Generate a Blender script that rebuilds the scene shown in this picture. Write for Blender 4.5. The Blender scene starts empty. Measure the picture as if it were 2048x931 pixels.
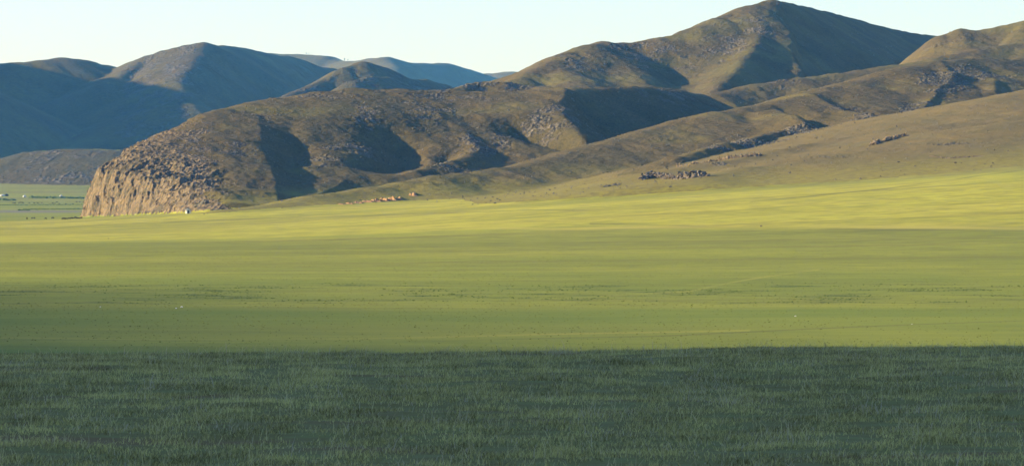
import bpy, math, numpy as np
sc = bpy.context.scene
COL = sc.collection
R = math.radians
# ---------------------------------------------------------------- camera
F = 8340.0            # focal length in pixels of a 2048 wide frame
HY = 364.0            # image row of the true horizon in that frame
cam_d = bpy.data.cameras.new('camera')
cam = bpy.data.objects.new('camera', cam_d); COL.objects.link(cam)
cam_d.sensor_width = 36.0
cam_d.lens = F / 2048 * 36.0
cam_d.clip_start = 1.0; cam_d.clip_end = 60000
cam.location = (0, 0, 0)
cam.rotation_euler = (R(90) - math.atan((465.5 - HY) / F), 0, 0)
cam_d.dof.use_dof = True; cam_d.dof.focus_distance = 1500; cam_d.dof.aperture_fstop = 18.0
sc.camera = cam
# ---------------------------------------------------------------- light
SUN_EL, SUN_AZ = R(16.5), R(6)       # azimuth: degrees beyond exact left, into the picture
to_sun = np.array([-math.cos(SUN_AZ) * math.cos(SUN_EL), math.sin(SUN_AZ) * math.cos(SUN_EL), math.sin(SUN_EL)])
world = bpy.data.worlds.new('World'); sc.world = world; world.use_nodes = True
nt = world.node_tree; nt.nodes.clear()
wo = nt.nodes.new('ShaderNodeOutputWorld'); bg = nt.nodes.new('ShaderNodeBackground')
sky = nt.nodes.new('ShaderNodeTexSky'); sky.sky_type = 'NISHITA'; sky.sun_disc = False
sky.sun_elevation = SUN_EL
sky.sun_rotation = math.atan2(to_sun[0], to_sun[1])
sky.altitude = 1300; sky.air_density = 1.3; sky.dust_density = 0.6; sky.ozone_density = 3.0
bg.inputs['Strength'].default_value = 0.09
tint = nt.nodes.new('ShaderNodeMix'); tint.data_type = 'RGBA'; tint.blend_type = 'MULTIPLY'; tint.inputs[0].default_value = 1.0
tint.inputs[7].default_value = (.83, .885, 1.17, 1); nt.links.new(sky.outputs[0], tint.inputs[6]); nt.links.new(tint.outputs[2], bg.inputs['Color']); nt.links.new(bg.outputs[0], wo.inputs['Surface'])
sun_d = bpy.data.lights.new('sun', 'SUN'); sun = bpy.data.objects.new('sun', sun_d); COL.objects.link(sun)
sun_d.energy = 5.0; sun_d.angle = R(0.55); sun_d.color = (1.0, 0.86, 0.53)
from mathutils import Vector
sun.rotation_euler = Vector((to_sun[0], to_sun[1], to_sun[2])).to_track_quat('Z', 'Y').to_euler()
sc.view_settings.view_transform = 'Standard'; sc.view_settings.look = 'None'
sc.view_settings.gamma = 1; sc.view_settings.use_curve_mapping = False
sc.view_settings.exposure = 1.44
sc.cycles.max_bounces = 4; sc.cycles.diffuse_bounces = 2; sc.cycles.glossy_bounces = 1
sc.cycles.transmission_bounces = 2; sc.cycles.volume_bounces = 0
sc.cycles.use_denoising = True
HAZE_DENSITY = 2.4e-5
HAZE_COLOR = (0.10, 0.42, 1.0)
# ---------------------------------------------------------------- numeric helpers
def _h(ix, iy, s):
    n = (ix.astype(np.int64) * 374761393 + iy.astype(np.int64) * 668265263 + s * 1442695041) & 0xffffffff
    n = ((n ^ (n >> 13)) * 1274126177) & 0xffffffff
    n = (n ^ (n >> 16))
    return n
def noise(x, y, s=0):
    """gradient noise, about -1..1"""
    x0 = np.floor(x); y0 = np.floor(y); fx = x - x0; fy = y - y0
    ix = x0.astype(np.int64); iy = y0.astype(np.int64)
    u = fx * fx * fx * (fx * (fx * 6 - 15) + 10); v = fy * fy * fy * (fy * (fy * 6 - 15) + 10)
    def g(dx, dy):
        a = _h(ix + dx, iy + dy, s).astype(np.float64) * (2 * math.pi / 4294967296.0)
        return np.cos(a) * (fx - dx) + np.sin(a) * (fy - dy)
    a = g(0, 0); b = g(1, 0); c = g(0, 1); d = g(1, 1)
    return ((a + (b - a) * u) * (1 - v) + (c + (d - c) * u) * v) * 1.5
def fbm(x, y, o=4, s=0, gain=0.5, ridged=False):
    t = np.zeros_like(x); a = 1.0; n = 0.0
    for k in range(o):
        v = noise(x + 13.7 * k, y - 7.3 * k, s + k)
        if ridged: v = 1 - 2 * np.abs(v)
        t += a * v; n += a; a *= gain; x = x * 2.03; y = y * 2.03
    return t / n
def sstep(a, b, x):
    t = np.clip((x - a) / (b - a), 0, 1); return t * t * (3 - 2 * t)
def smax(a, b, w):
    return np.maximum(a, b) + np.maximum(w - np.abs(a - b), 0) ** 2 / (4 * w)
def herm(xs, ys, x):
    """smooth interpolation; xs (n,), ys (n, ...) ; x (m,) -> (m, ...)"""
    xs = np.asarray(xs, float); ys = np.asarray(ys, float)
    dx = np.diff(xs); m = np.diff(ys, axis=0) / dx.reshape((-1,) + (1,) * (ys.ndim - 1))
    t = np.zeros_like(ys); t[0] = m[0]; t[-1] = m[-1]
    same = (m[:-1] * m[1:]) > 0
    hm = np.where(same, 2 * m[:-1] * m[1:] / np.where(same, m[:-1] + m[1:], 1), 0)
    t[1:-1] = hm
    i = np.clip(np.searchsorted(xs, x) - 1, 0, len(xs) - 2)
    u = np.clip((x - xs[i]) / dx[i], 0, 1).reshape((-1,) + (1,) * (ys.ndim - 1)); h = dx[i].reshape(u.shape)
    return ((2*u**3-3*u**2+1)*ys[i] + (u**3-2*u**2+u)*h*t[i] + (-2*u**3+3*u**2)*ys[i+1] + (u**3-u**2)*h*t[i+1])
# ---------------------------------------------------------------- the lie of the plain
GC = [-900, -400, 0, 300, 700, 1100, 1500, 1800, 2048, 2500, 3000]
GR = [  # distance, height in metres for each column bearing
 (8,     [-3.0]*11),
 (44,    [-3.0, -3.02, -3.02, -3.03, -3.02, -3.0, -2.98, -2.97, -2.95, -2.9, -2.9]),
 (66,    [-3.12, -3.12, -3.12, -3.12, -3.11, -3.09, -3.05, -3.02, -2.98, -2.9, -2.9]),
 (80,    [-3.37, -3.37, -3.37, -3.37, -3.35, -3.33, -3.27, -3.24, -3.2, -3.15, -3.15]),
 (110,   [-4.9]*11),
 (200,   [-10.3]*11),
 (300,   [-14.3]*11),
 (430,   [-17.1]*11),
 (620,   [-19.0, -19.0, -19.0, -19.0, -19.0, -19.0, -18.9, -18.8, -18.7, -18.6, -18.6]),
 (870,   [-20.6, -20.6, -20.5, -20.4, -20.3, -20.2, -20.1, -20.0, -19.9, -19.8, -19.8]),
 (1350,  [-22.6, -22.6, -22.3, -22.0, -21.5, -20.5, -19.6, -18.8, -18.0, -17.0, -16.5]),
 (2100,  [-25.0, -25.0, -24.4, -22.6, -17.5, -11.0, -4.5, 0.5, 5.5, 12, 18]),
 (2500,  [-26.0, -26.0, -25.2, -20.5, -14.5, -9.5, -2.0, 4.0, 11.0, 20, 28]),
 (2850,  [-26.6, -26.6, -26.2, -22.5, -14.0, -8.0, 0.0, 6.0, 14.0, 25, 33]),
 (3700,  [-27.0, -27.0, -27.0, -26.0, -20.0, -6.0, 5.0, 10.0, 20.0, 30, 40]),
 (5500,  [-27.0, -27.0, -27.0, -27.0, -26.0, -10.0, 10.0, 20.0, 30.0, 40, 50]),
 (8700,  [-26.5]*11),
 (12000, [-14.0]*11),
 (30000, [-10.0]*11)]
_gd = np.log([r[0] for r in GR]); _gz = np.array([r[1] for r in GR], float)
def ground_grid(px, d):
    a = herm(_gd, _gz, np.log(d))                     # (rows, 11)
    b = herm(np.array(GC, float), a.T, px)            # (cols, rows)
    return b.T
def undulate(X, Y):
    far = sstep(300, 700, Y)
    z = far * (0.55 * noise(X / 420, Y / 420, 3) + 0.16 * fbm(X / 120, Y / 90, 2, 5))
    z += far * sstep(2600, 1500, Y) * 0.05 * fbm(X / 30, Y / 24, 3, 9)
    z += sstep(120, 85, Y) * (0.07 * fbm(X / 3.0, Y / 2.6, 4, 21) + .05 * noise(X / 9, Y / 7, 23))
    return z
# ---------------------------------------------------------------- ridges
def spurs_height(X, Y, spurs, warp=7, seed=50, wl=170):
    """upper envelope of ridge lines; every ridge is [(px, py, distance)...] turned into metres"""
    wx = X + warp * fbm(X / wl, Y / wl, 3, seed); wy = Y + warp * fbm(X / wl, Y / wl, 3, seed + 7)
    H = np.full(X.shape, -400.0); ID = np.zeros(X.shape, np.int8)
    for sp in spurs:
        p = np.array([((a - 1024) / F * d, d, (HY - b) / F * d) for a, b, d in sp['p']])
        h = np.full(X.shape, -400.0)
        kl, kr, kc, kf, r = sp['kl'], sp['kr'], sp['kc'], sp['kf'], sp.get('r', 6)
        for a, b in zip(p[:-1], p[1:]):
            e = b[:2] - a[:2]; L2 = float(e @ e)
            t = np.clip(((wx - a[0]) * e[0] + (wy - a[1]) * e[1]) / L2, 0, 1)
            dx = wx - (a[0] + e[0] * t); dy = wy - (a[1] + e[1] * t)
            q = dx * dx + dy * dy + 1e-6
            k = (np.where(dx < 0, kl, kr) * dx * dx + np.where(dy < 0, kc, kf) * dy * dy) / q
            g = k * (np.sqrt(q + r * r) - r)
            if 'foot' in sp:                              # concave foot slope
                ft = sp['foot']; g = np.where(g > ft, ft + (g - ft) * 0.35, g)
            if 'lim' in sp: g = g + np.maximum(g - sp['lim'], 0) * sp.get('lf', 2)
            h = smax(h, a[2] + (b[2] - a[2]) * t - g, 1.5)
        if 'rcut' in sp: h = h - sp['rcut'] * (np.sqrt(np.maximum(wx - p[-1][0] + 14 * fbm(X / 60, Y / 60, 3, 97) - 3, 0) ** 2 + 16) - 4)
        w = sp.get('w', 5)
        ID = np.where(h > H, sp['id'], ID)
        H = smax(H, h, w)
    return H, ID
def S(i, p, kc=.4, kf=.45, kl=.5, kr=.5, **k):
    return dict(id=i, p=p, kc=kc, kf=kf, kl=kl, kr=kr, **k)
# ids: 1 rocky headland, 2 long foothill, 3 front fan, 4 middle ridge, 5 peak
near_spurs = [
 S(1, [(150,300,2990),(262,275,3050),(300,258,3080),(345,238,3120),(400,228,3150),(500,212,3230),(560,198,3280),(640,186,3320),(700,180,3350),(800,180,3380),(900,182,3400),(1000,183,3400),(1114,180,3400)], kc=.155, kf=.4, kl=.3, kr=.3, r=16, lim=22, lf=.6, rcut=.9),
 S(1, [(1114,180,3400),(1200,177,3460),(1277,175,3540),(1346,180,3620),(1395,190,3680),(1437,214,3730),(1480,262,3760)], kc=.5, kf=.4, kl=.5, kr=.5, r=14),
 S(1, [(350,240,3130),(358,279,3010),(372,320,2910),(384,351,2830),(392,379,2765),(396,404,2720)], kc=.5, kf=.5, kl=.10, kr=.12, r=14, lim=3, lf=5),
 S(1, [(425,231,3160),(435,279,3010),(447,321,2910),(455,352,2830),(458,380,2765),(455,403,2720)], kc=.5, kf=.5, kl=.10, kr=.10, r=14, lim=2.2, lf=5),
 S(1, [(500,235,3160),(520,293,3010),(522,328,2920),(506,356,2840),(485,378,2780),(462,400,2730)], kl=.12, kr=.62, r=5),
 S(1, [(555,245,3200),(572,285,3090),(588,316,3010),(594,338,2950),(560,366,2870),(515,386,2800)], kc=.4, kf=.4, kl=.12, kr=.10, r=12, lim=3, lf=3),
 S(1, [(635,212,3290),(645,250,3190),(648,292,3080),(632,312,3010),(615,336,2950)], kc=.4, kf=.4, kl=.26, kr=.12, r=20, lim=16),
 S(1, [(700,225,3260),(732,256,3190),(745,298,3130),(712,333,3050),(650,355,2980),(575,380,2900),(480,400,2810),(400,414,2740)], kl=.24, kr=.66, r=5),
 S(1, [(870,215,3310),(895,240,3250),(935,272,3160),(956,298,3110),(930,313,3055),(874,328,3000),(827,345,2950)], kl=.4, kr=.62, r=5),
 S(1, [(1085,205,3320),(1110,222,3270),(1150,250,3190),(1185,284,3120)], kl=.45, kr=.62, r=5),
 S(1, [(905,178,3800),(950,167,3850),(1010,166,3850),(1060,172,3850),(1120,180,3800)], kc=.3, kf=.3),
 S(2, [(440,428,2420),(513,417,2500),(629,393,2580),(766,374,2650),(870,356,2700),(1020,334,2780),(1100,318,2830),(1200,290,2900),(1300,262,2970),(1430,227,3050),(1520,212,3120),(1600,195,3180),(1700,165,3300),(1800,140,3400),(1870,126,3500),(1960,118,3600),(2048,120,3650),(2450,95,3800)], kc=.16, kf=.3, kl=.3, kr=.3, r=14, w=4),
 S(2, [(1350,322,2660),(1366,316,2680),(1455,287,2760),(1520,270,2840),(1570,262,2900),(1620,262,2950),(1660,270,2980)], kc=.36, kf=.25, kl=.35, kr=.8, r=8, w=3),
 S(2, [(1620,190,3200),(1690,222,3090),(1745,226,3040),(1775,246,2960)], kc=.5, kf=.3, kl=.3, kr=.95, r=4, w=2),
 S(2, [(1880,125,3500),(1905,146,3390),(1885,172,3290),(1850,205,3180),(1835,228,3110)], kc=.4, kf=.3, kl=.3, kr=.9, r=4, w=2),
 S(2, [(1950,140,3480),(1985,160,3380),(1990,185,3280)], kc=.4, kf=.3, kl=.28, kr=.8, r=4, w=2),
 S(2, [(1560,215,3060),(1600,232,2980),(1610,250,2930)], kc=.4, kf=.3, kl=.28, kr=.7, r=4, w=2),
 S(3, [(1180,379,2330),(1215,372,2350),(1346,338,2430),(1420,325,2470),(1500,314,2520),(1564,299,2570),(1618,291,2600),(1683,279,2640),(1722,274,2660),(1796,264,2700),(1866,247,2750),(1925,225,2800),(1984,203,2850),(2048,183,2900),(2450,90,3100)], kc=.11, kf=.22, kl=.2, kr=.2, r=10, w=3),
 S(3, [(1870,252,2650),(1950,240,2690),(2048,224,2730),(2450,165,2850)], kc=.11, kf=.2, kl=.2, kr=.2, r=10, w=3),
 S(3, [(1400,355,2280),(1500,338,2350),(1648,314,2420),(1796,292,2480),(1920,268,2530),(2048,242,2580),(2450,185,2700)], kc=.095, kf=.2, kl=.15, kr=.2, r=12, w=3),
 S(4, [(1425,186,3880),(1500,172,3950),(1600,157,4000),(1720,143,4050),(1870,117,4100),(1950,100,4150),(2048,85,4200),(2450,40,4300)], kc=.26, kf=.35, kl=.4, kr=.4, r=14),
 S(4, [(1864,110,4330),(1870,84,4350),(1885,72,4360),(1920,60,4370),(1950,63,4370),(2048,42,4380),(2450,-25,4380)], kc=.24, kf=.4, kl=1.0, kr=.4, r=14),
 S(5, [(1040,158,4300),(1062,148,4350),(1110,120,4450),(1140,105,4500),(1185,90,4550),(1215,84,4600),(1260,88,4620),(1320,75,4650),(1350,72,4660),(1400,55,4700),(1440,38,4750),(1500,12,4820),(1545,5,4850)], kc=.27, kf=.5, kl=.5, kr=.5, r=16, rcut=2.2),
 S(5, [(1545,5,4850),(1580,8,4990),(1650,25,5260),(1700,38,5440),(1750,52,5600),(1800,62,5740),(1870,74,5840),(2000,95,5880)], kc=.85, kf=.5, kl=.6, kr=.6, r=12),
 S(5, [(1545,5,4850),(1530,46,4740),(1503,92,4570),(1475,128,4460),(1445,163,4360),(1420,188,4280)], kc=.5, kf=.5, kl=.36, kr=.62, r=8),
 S(5, [(1240,108,4540),(1275,140,4430),(1300,172,4330)], kc=.4, kf=.5, kl=.28, kr=.34, r=20, lim=30),
 S(5, [(1120,132,4410),(1145,152,4330),(1165,172,4250)], kc=.4, kf=.5, kl=.28, kr=.34, r=20, lim=30),
]
# rock patches on the near hills: px, distance, half width px, half depth m, strength
ROCKS = [(270,2990,110,110,1.6),(370,3010,80,120,.8),(330,3100,60,60,.9),(520,3170,90,60,.5),(470,2960,50,40,.8),(640,3290,110,60,.7),(740,3180,50,90,.6),(700,3050,70,40,.9),(640,2985,60,25,.9),
 (860,3260,120,90,.6),(950,3120,50,60,1.0),(880,3010,70,35,.9),(900,3350,160,60,.65),(1100,3240,90,80,.8),(1180,3120,30,40,1),(1000,3160,40,60,.8),(1340,3560,60,80,.9),(1270,3500,60,80,.5),(990,3830,90,40,1.0),
 (1150,4450,110,90,.55),(1300,4560,150,130,.6),(1450,4600,110,150,.6),(1520,4700,60,120,.6),(1900,4330,120,70,.4),
 (1560,3990,60,60,.7),(1680,4020,50,50,.5),(1490,2790,120,50,1.0),(1400,2730,60,25,1.0),(1610,2900,60,60,1.0),(1750,3020,60,60,1.1),(1700,3110,60,30,.9),(1890,3330,60,110,1.1),(1960,3440,90,80,.9),(1840,3140,50,50,1.1),
 (1300,2890,50,15,.6),(1330,2920,60,15,.5),(1650,3250,60,25,.6),(1760,2660,70,18,.9),(1540,2480,40,12,.5),(1640,2400,120,14,.5),(1900,2440,90,14,.75),(1450,2450,40,15,.8),(1600,2570,40,12,.5),(760,2625,90,10,.35),(1240,2600,60,12,.5)]
def near_rock(PX, Y):
    m = np.zeros(PX.shape)
    for px, d, rx, rd, s in ROCKS:
        q = ((PX - px) / rx) ** 2 + ((Y - d) / rd) ** 2
        m = np.maximum(m, s * np.exp(-q * 1.1))
    return m
# ---------------------------------------------------------------- materials
def new_mat(name):
    m = bpy.data.materials.new(name); m.use_nodes = True; t = m.node_tree; t.nodes.clear()
    o = t.nodes.new('ShaderNodeOutputMaterial'); b = t.nodes.new('ShaderNodeBsdfPrincipled')
    t.links.new(b.outputs[0], o.inputs['Surface'])
    b.inputs['Specular IOR Level'].default_value = 0.1; b.inputs['Roughness'].default_value = 0.95
    return m, t, b
class N:
    """small helper for building node graphs"""
    def __init__(s, t): s.t = t; s.pos = None
    def _in(s, sock, v):
        if isinstance(v, (int, float)): sock.default_value = v
        elif isinstance(v, (tuple, list)): sock.default_value = tuple(v) + ((1.0,) if len(v) == 3 and len(sock.default_value) == 4 else ())
        else: s.t.links.new(v, sock)
    def coord(s, scale=(1, 1, 1)):
        g = s.t.nodes.new('ShaderNodeNewGeometry')
        m = s.t.nodes.new('ShaderNodeVectorMath'); m.operation = 'MULTIPLY'; s._in(m.inputs[0], g.outputs['Position']); m.inputs[1].default_value = scale
        return m.outputs[0]
    def noise(s, size, detail=4, stretch=(1, 1, 1), rough=.55, dist=0):
        n = s.t.nodes.new('ShaderNodeTexNoise'); n.inputs['Scale'].default_value = 1.0
        s._in(n.inputs['Vector'], s.coord(tuple(a / size for a in stretch)))
        n.inputs['Detail'].default_value = detail; n.inputs['Roughness'].default_value = rough; n.inputs['Distortion'].default_value = dist
        return n.outputs['Fac']
    def vor(s, size, feature='F1', stretch=(1, 1, 1), out='Distance'):
        n = s.t.nodes.new('ShaderNodeTexVoronoi'); n.feature = feature; n.inputs['Scale'].default_value = 1.0
        s._in(n.inputs['Vector'], s.coord(tuple(a / size for a in stretch)))
        return n.outputs[out]
    def ramp(s, v, a, b, lo=0.0, hi=1.0):
        n = s.t.nodes.new('ShaderNodeMapRange'); s._in(n.inputs['Value'], v)
        n.inputs['From Min'].default_value = a; n.inputs['From Max'].default_value = b
        n.inputs['To Min'].default_value = lo; n.inputs['To Max'].default_value = hi
        n.interpolation_type = 'SMOOTHSTEP'; return n.outputs['Result']
    def math(s, op, a, b=0.0, clamp=False):
        n = s.t.nodes.new('ShaderNodeMath'); n.operation = op; s._in(n.inputs[0], a); s._in(n.inputs[1], b); n.use_clamp = clamp
        return n.outputs[0]
    def mix(s, f, a, b, mode='MIX'):
        n = s.t.nodes.new('ShaderNodeMix'); n.data_type = 'RGBA'; n.blend_type = mode; n.clamp_factor = True
        s._in(n.inputs['Factor'], f); s._in(n.inputs['A'], a) if False else s._in(n.inputs[6], a); s._in(n.inputs[7], b)
        return n.outputs[2]
    def attr(s, name):
        n = s.t.nodes.new('ShaderNodeAttribute'); n.attribute_name = name; return n.outputs['Fac']
    def bump(s, h, strength, dist, normal=None):
        n = s.t.nodes.new('ShaderNodeBump'); s._in(n.inputs['Height'], h); n.inputs['Strength'].default_value = strength; n.inputs['Distance'].default_value = dist
        if normal is not None: s.t.links.new(normal, n.inputs['Normal'])
        return n.outputs[0]

def mat_plain():
    m, t, b = new_mat('steppe_grass_ground'); n = N(t)
    big = n.noise(330, 3, (.5, 1.3, 1)); mid = n.noise(70, 5, (.6, 1, 1), rough=.65); fine = n.noise(7, 4, (.6, 1, 1)); tiny = n.noise(.8, 4)
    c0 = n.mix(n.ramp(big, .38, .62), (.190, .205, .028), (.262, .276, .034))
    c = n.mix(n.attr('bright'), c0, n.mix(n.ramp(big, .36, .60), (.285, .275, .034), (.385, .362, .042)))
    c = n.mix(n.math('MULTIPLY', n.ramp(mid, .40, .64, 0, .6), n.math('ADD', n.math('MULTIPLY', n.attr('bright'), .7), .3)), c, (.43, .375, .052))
    c = n.mix(n.ramp(n.noise(45, 3, (.2, 1.6, 1)), .5, .66, 0, .38), c, (.130, .112, .030))  # dark bands: shading of the plain's swells put into the grass colour
    c = n.mix(n.ramp(n.noise(16, 6, (.8, 1, 1), rough=.75), .50, .60, 0, .25), c, (.120, .115, .028))
    c = n.mix(n.ramp(fine, .35, .7, 0, .45), c, (.095, .100, .026))
    c = n.mix(n.attr('lush'), c, n.mix(n.ramp(mid, .35, .65), (.125, .165, .025), (.180, .205, .031)))
    c = n.mix(n.math('MULTIPLY', n.attr('tuss'), n.ramp(n.noise(2.6, 3, (.35, 1, 1)), .50, .60)), c, (.035, .060, .018))
    c = n.mix(n.attr('bare'), c, n.mix(n.ramp(fine, .4, .6), (.165, .125, .060), (.125, .100, .050)))
    c = n.mix(n.attr('river'), c, (.15, .14, .12))
    c = n.mix(n.attr('dark_track'), c, (.075, .075, .028)); c = n.mix(n.attr('pale_track'), c, (.38, .33, .065))
    near = n.mix(n.ramp(n.noise(.5, 4, (.5, 1, 1)), .42, .62), (.185, .150, .037), (.205, .19, .048))
    near = n.mix(n.ramp(n.noise(2.2, 3, (.35, 1, 1)), .56, .68, 0, .8), near, (.20, .12, .040))
    c = n.mix(n.attr('fore'), c, near)
    t.links.new(c, b.inputs['Base Color'])
    t.links.new(n.bump(n.math('ADD', n.noise(3, 5), n.math('MULTIPLY', tiny, .25)), .35, .35), b.inputs['Normal'])
    b.inputs['Sheen Weight'].default_value = .0
    return m
def mat_hill(name='hill_turf_and_rock', s=1.0, tan=(.205, .148, .086), dim=1.0):
    m, t, b = new_mat(name); n = N(t)
    big = n.noise(130 * s, 4); mid = n.noise(28 * s, 5); fine = n.noise(5 * s, 5); sp = n.noise(1.7 * s, 4, rough=.7)
    D = lambda c: tuple(v * dim for v in c)
    c = n.mix(n.ramp(big, .4, .62), D((.124, .089, .033)), D((.098, .078, .029)))
    c = n.mix(n.ramp(mid, .45, .68, 0, .6), c, D((.155, .112, .046)))
    c = n.mix(n.ramp(sp, .50, .62, 0, .85), c, D((.034, .032, .019)))
    c = n.mix(n.ramp(fine, .55, .72, 0, .5), c, D((.165, .132, .062)))
    c = n.mix(n.attr('dry'), c, n.mix(n.ramp(mid, .4, .62), D((.215, .158, .058)), D((.175, .140, .050))))
    c = n.mix(n.attr('lush'), c, n.mix(n.ramp(fine, .4, .65), D((.270, .235, .042)), D((.190, .160, .042))))
    rk = n.mix(n.ramp(n.noise(9 * s, 5, rough=.7), .38, .62), D((.13, .108, .080)), D((.19, .160, .118)))
    rk = n.mix(n.attr('tan'), rk, n.mix(n.ramp(n.noise(6 * s, 4, (1, 1, .4)), .35, .62), tan, (.150, .108, .064)))
    rk = n.mix(n.ramp(n.noise(8 * s, 5, (1, 1, .45), rough=.75), .50, .57, 0, .9), rk, D((.085, .072, .045)))
    rk = n.mix(n.ramp(n.vor(3.2 * s, 'DISTANCE_TO_EDGE', (1, 1, .5)), .12, .02, 0, .7), rk, (.09, .075, .055))
    rk = n.mix(n.ramp(sp, .56, .70, 0, .5), rk, (.095, .105, .045))
    rm = n.math('ADD', n.attr('rock'), n.math('MULTIPLY', n.math('SUBTRACT', n.noise(5.5 * s, 5, rough=.65), .5), 1.6))
    rm = n.ramp(rm, .42, .62)
    c = n.mix(rm, c, rk)
    t.links.new(c, b.inputs['Base Color'])
    hh = n.math('ADD', n.math('MULTIPLY', fine, .6), n.math('MULTIPLY', sp, .3))
    hh = n.math('ADD', hh, n.math('MULTIPLY', rm, n.math('MULTIPLY', n.vor(3.0 * s, 'F1', (1, 1, .7)), 1.6)))
    t.links.new(n.bump(hh, .7, 1.5 * s), b.inputs['Normal'])
    return m
def mat_simple(name, c1, c2, size=1.0, bump=.3, rough=.95, dist=.1):
    m, t, b = new_mat(name); n = N(t)
    v = n.noise(size, 5); t.links.new(n.mix(n.ramp(v, .35, .65), c1, c2), b.inputs['Base Color'])
    if bump: t.links.new(n.bump(v, bump, dist), b.inputs['Normal'])
    b.inputs['Roughness'].default_value = rough
    return m
# ---------------------------------------------------------------- mesh helpers
def grid_normals(X, Y, Z):
    def df(A, ax): return np.gradient(A, axis=ax)
    a = np.stack([df(X, 0), df(Y, 0), df(Z, 0)], -1); b = np.stack([df(X, 1), df(Y, 1), df(Z, 1)], -1)
    n = np.cross(b, a); n /= np.linalg.norm(n, axis=-1, keepdims=True) + 1e-12
    return np.where(n[..., 2:3] < 0, -n, n)
def build_mesh(name, V, faces4, mat, attrs=None, normals=None, smooth=True, tri=False):
    k = 3 if tri else 4
    me = bpy.data.meshes.new(name)
    me.vertices.add(len(V)); me.vertices.foreach_set('co', V.astype(np.float32).ravel())
    nf = len(faces4); me.loops.add(nf * k); me.loops.foreach_set('vertex_index', faces4.astype(np.int32).ravel())
    me.polygons.add(nf); me.polygons.foreach_set('loop_start', np.arange(0, nf * k, k, dtype=np.int32))
    me.polygons.foreach_set('use_smooth', np.full(nf, smooth))
    me.update(calc_edges=True)
    for a, v in (attrs or {}).items():
        at = me.attributes.new(a, 'FLOAT', 'POINT'); at.data.foreach_set('value', v.astype(np.float32).ravel())
    if normals is not None: me.normals_split_custom_set_from_vertices(normals.reshape(-1, 3).tolist())
    me.materials.append(mat)
    o = bpy.data.objects.new(name, me); COL.objects.link(o)
    return o
def grid_faces(nr, nc):
    i = np.arange(nr * nc).reshape(nr, nc)
    return np.stack([i[:-1, :-1], i[:-1, 1:], i[1:, 1:], i[1:, :-1]], -1)       # (nr-1, nc-1, 4)
def sub_grid(name, X, Y, Z, facemask, mat, attrs, normals):
    f = grid_faces(*X.shape)[facemask]
    used = np.unique(f); remap = np.full(X.size, -1, np.int64); remap[used] = np.arange(len(used))
    V = np.stack([X.ravel(), Y.ravel(), Z.ravel()], -1)[used]
    return build_mesh(name, V, remap[f], mat, {k: v.ravel()[used] for k, v in attrs.items()}, None if normals is None else normals.reshape(-1, 3)[used])
def structure(o): o['kind'] = 'structure'; return o
def thing(o, label, cat, group=None):
    o['label'] = label; o['category'] = cat
    if group: o['group'] = group
    return o
rng = np.random.default_rng(11)
M_plain = mat_plain(); M_hill = mat_hill(dim=.86)
# ---------------------------------------------------------------- near terrain: plain, headland, foothills, peak
px = np.arange(-420, 2470, 2.1)
d = np.concatenate([np.geomspace(9, 40, 30)[:-1], np.linspace(40, 100, 260)[:-1], np.geomspace(100, 400, 60)[:-1], np.geomspace(400, 2200, 420)[:-1],
                    np.linspace(2200, 2880, 190)[:-1], np.linspace(2880, 3450, 250)[:-1], np.linspace(3450, 4250, 170)[:-1], np.linspace(4250, 5000, 190)[:-1], np.linspace(5000, 5900, 60)])
PX, Y = np.meshgrid(px, d); X = (PX - 1024) / F * Y
G = ground_grid(px, d) + undulate(X, Y)
i0 = int(np.searchsorted(d, 2200))
Xh, Yh, PXh = X[i0:], Y[i0:], PX[i0:]
H, ID = spurs_height(Xh, Yh, near_spurs)
# gullies cut into the face of the headland and the foothill: px, distance, then depth and half width in metres
for pts, dep, wd in (([(768,3185),(790,3140),(806,3100),(808,3065),(788,3025),(765,2990)], 13, 17), ([(1000,3240),(1050,3200),(1110,3165),(1165,3135)], 11, 15), ([(905,3120),(880,3060),(850,3010)], 5, 10),
                     ([(566,3160),(585,3090),(592,3010),(590,2960)], 4, 10), ([(1560,3120),(1600,3040),(1640,2990)], 5, 12), ([(1330,4580),(1352,4470),(1335,4360)], 7, 22)):
    q = np.array([((a - 1024) / F * b, b) for a, b in pts]); best = np.full(Xh.shape, 1e9); tt_ = np.zeros(Xh.shape); L_ = 0.0
    gx = Xh + 5 * fbm(Xh / 30, Yh / 30, 3, 120); gy = Yh + 5 * fbm(Xh / 30, Yh / 30, 3, 121); tot = float(np.sum(np.hypot(*np.diff(q, axis=0).T)))
    for a, b in zip(q[:-1], q[1:]):
        e_ = b - a; l2 = float(e_ @ e_); t_ = np.clip(((gx - a[0]) * e_[0] + (gy - a[1]) * e_[1]) / l2, 0, 1)
        ds = np.hypot(gx - a[0] - e_[0] * t_, gy - a[1] - e_[1] * t_); m_ = ds < best
        tt_ = np.where(m_, (L_ + t_ * math.sqrt(l2)) / tot, tt_); best = np.minimum(best, ds); L_ += math.sqrt(l2)
    H = H - dep * sstep(0, .35, tt_) * np.exp(-np.abs(best / wd) ** 1.5)
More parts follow.
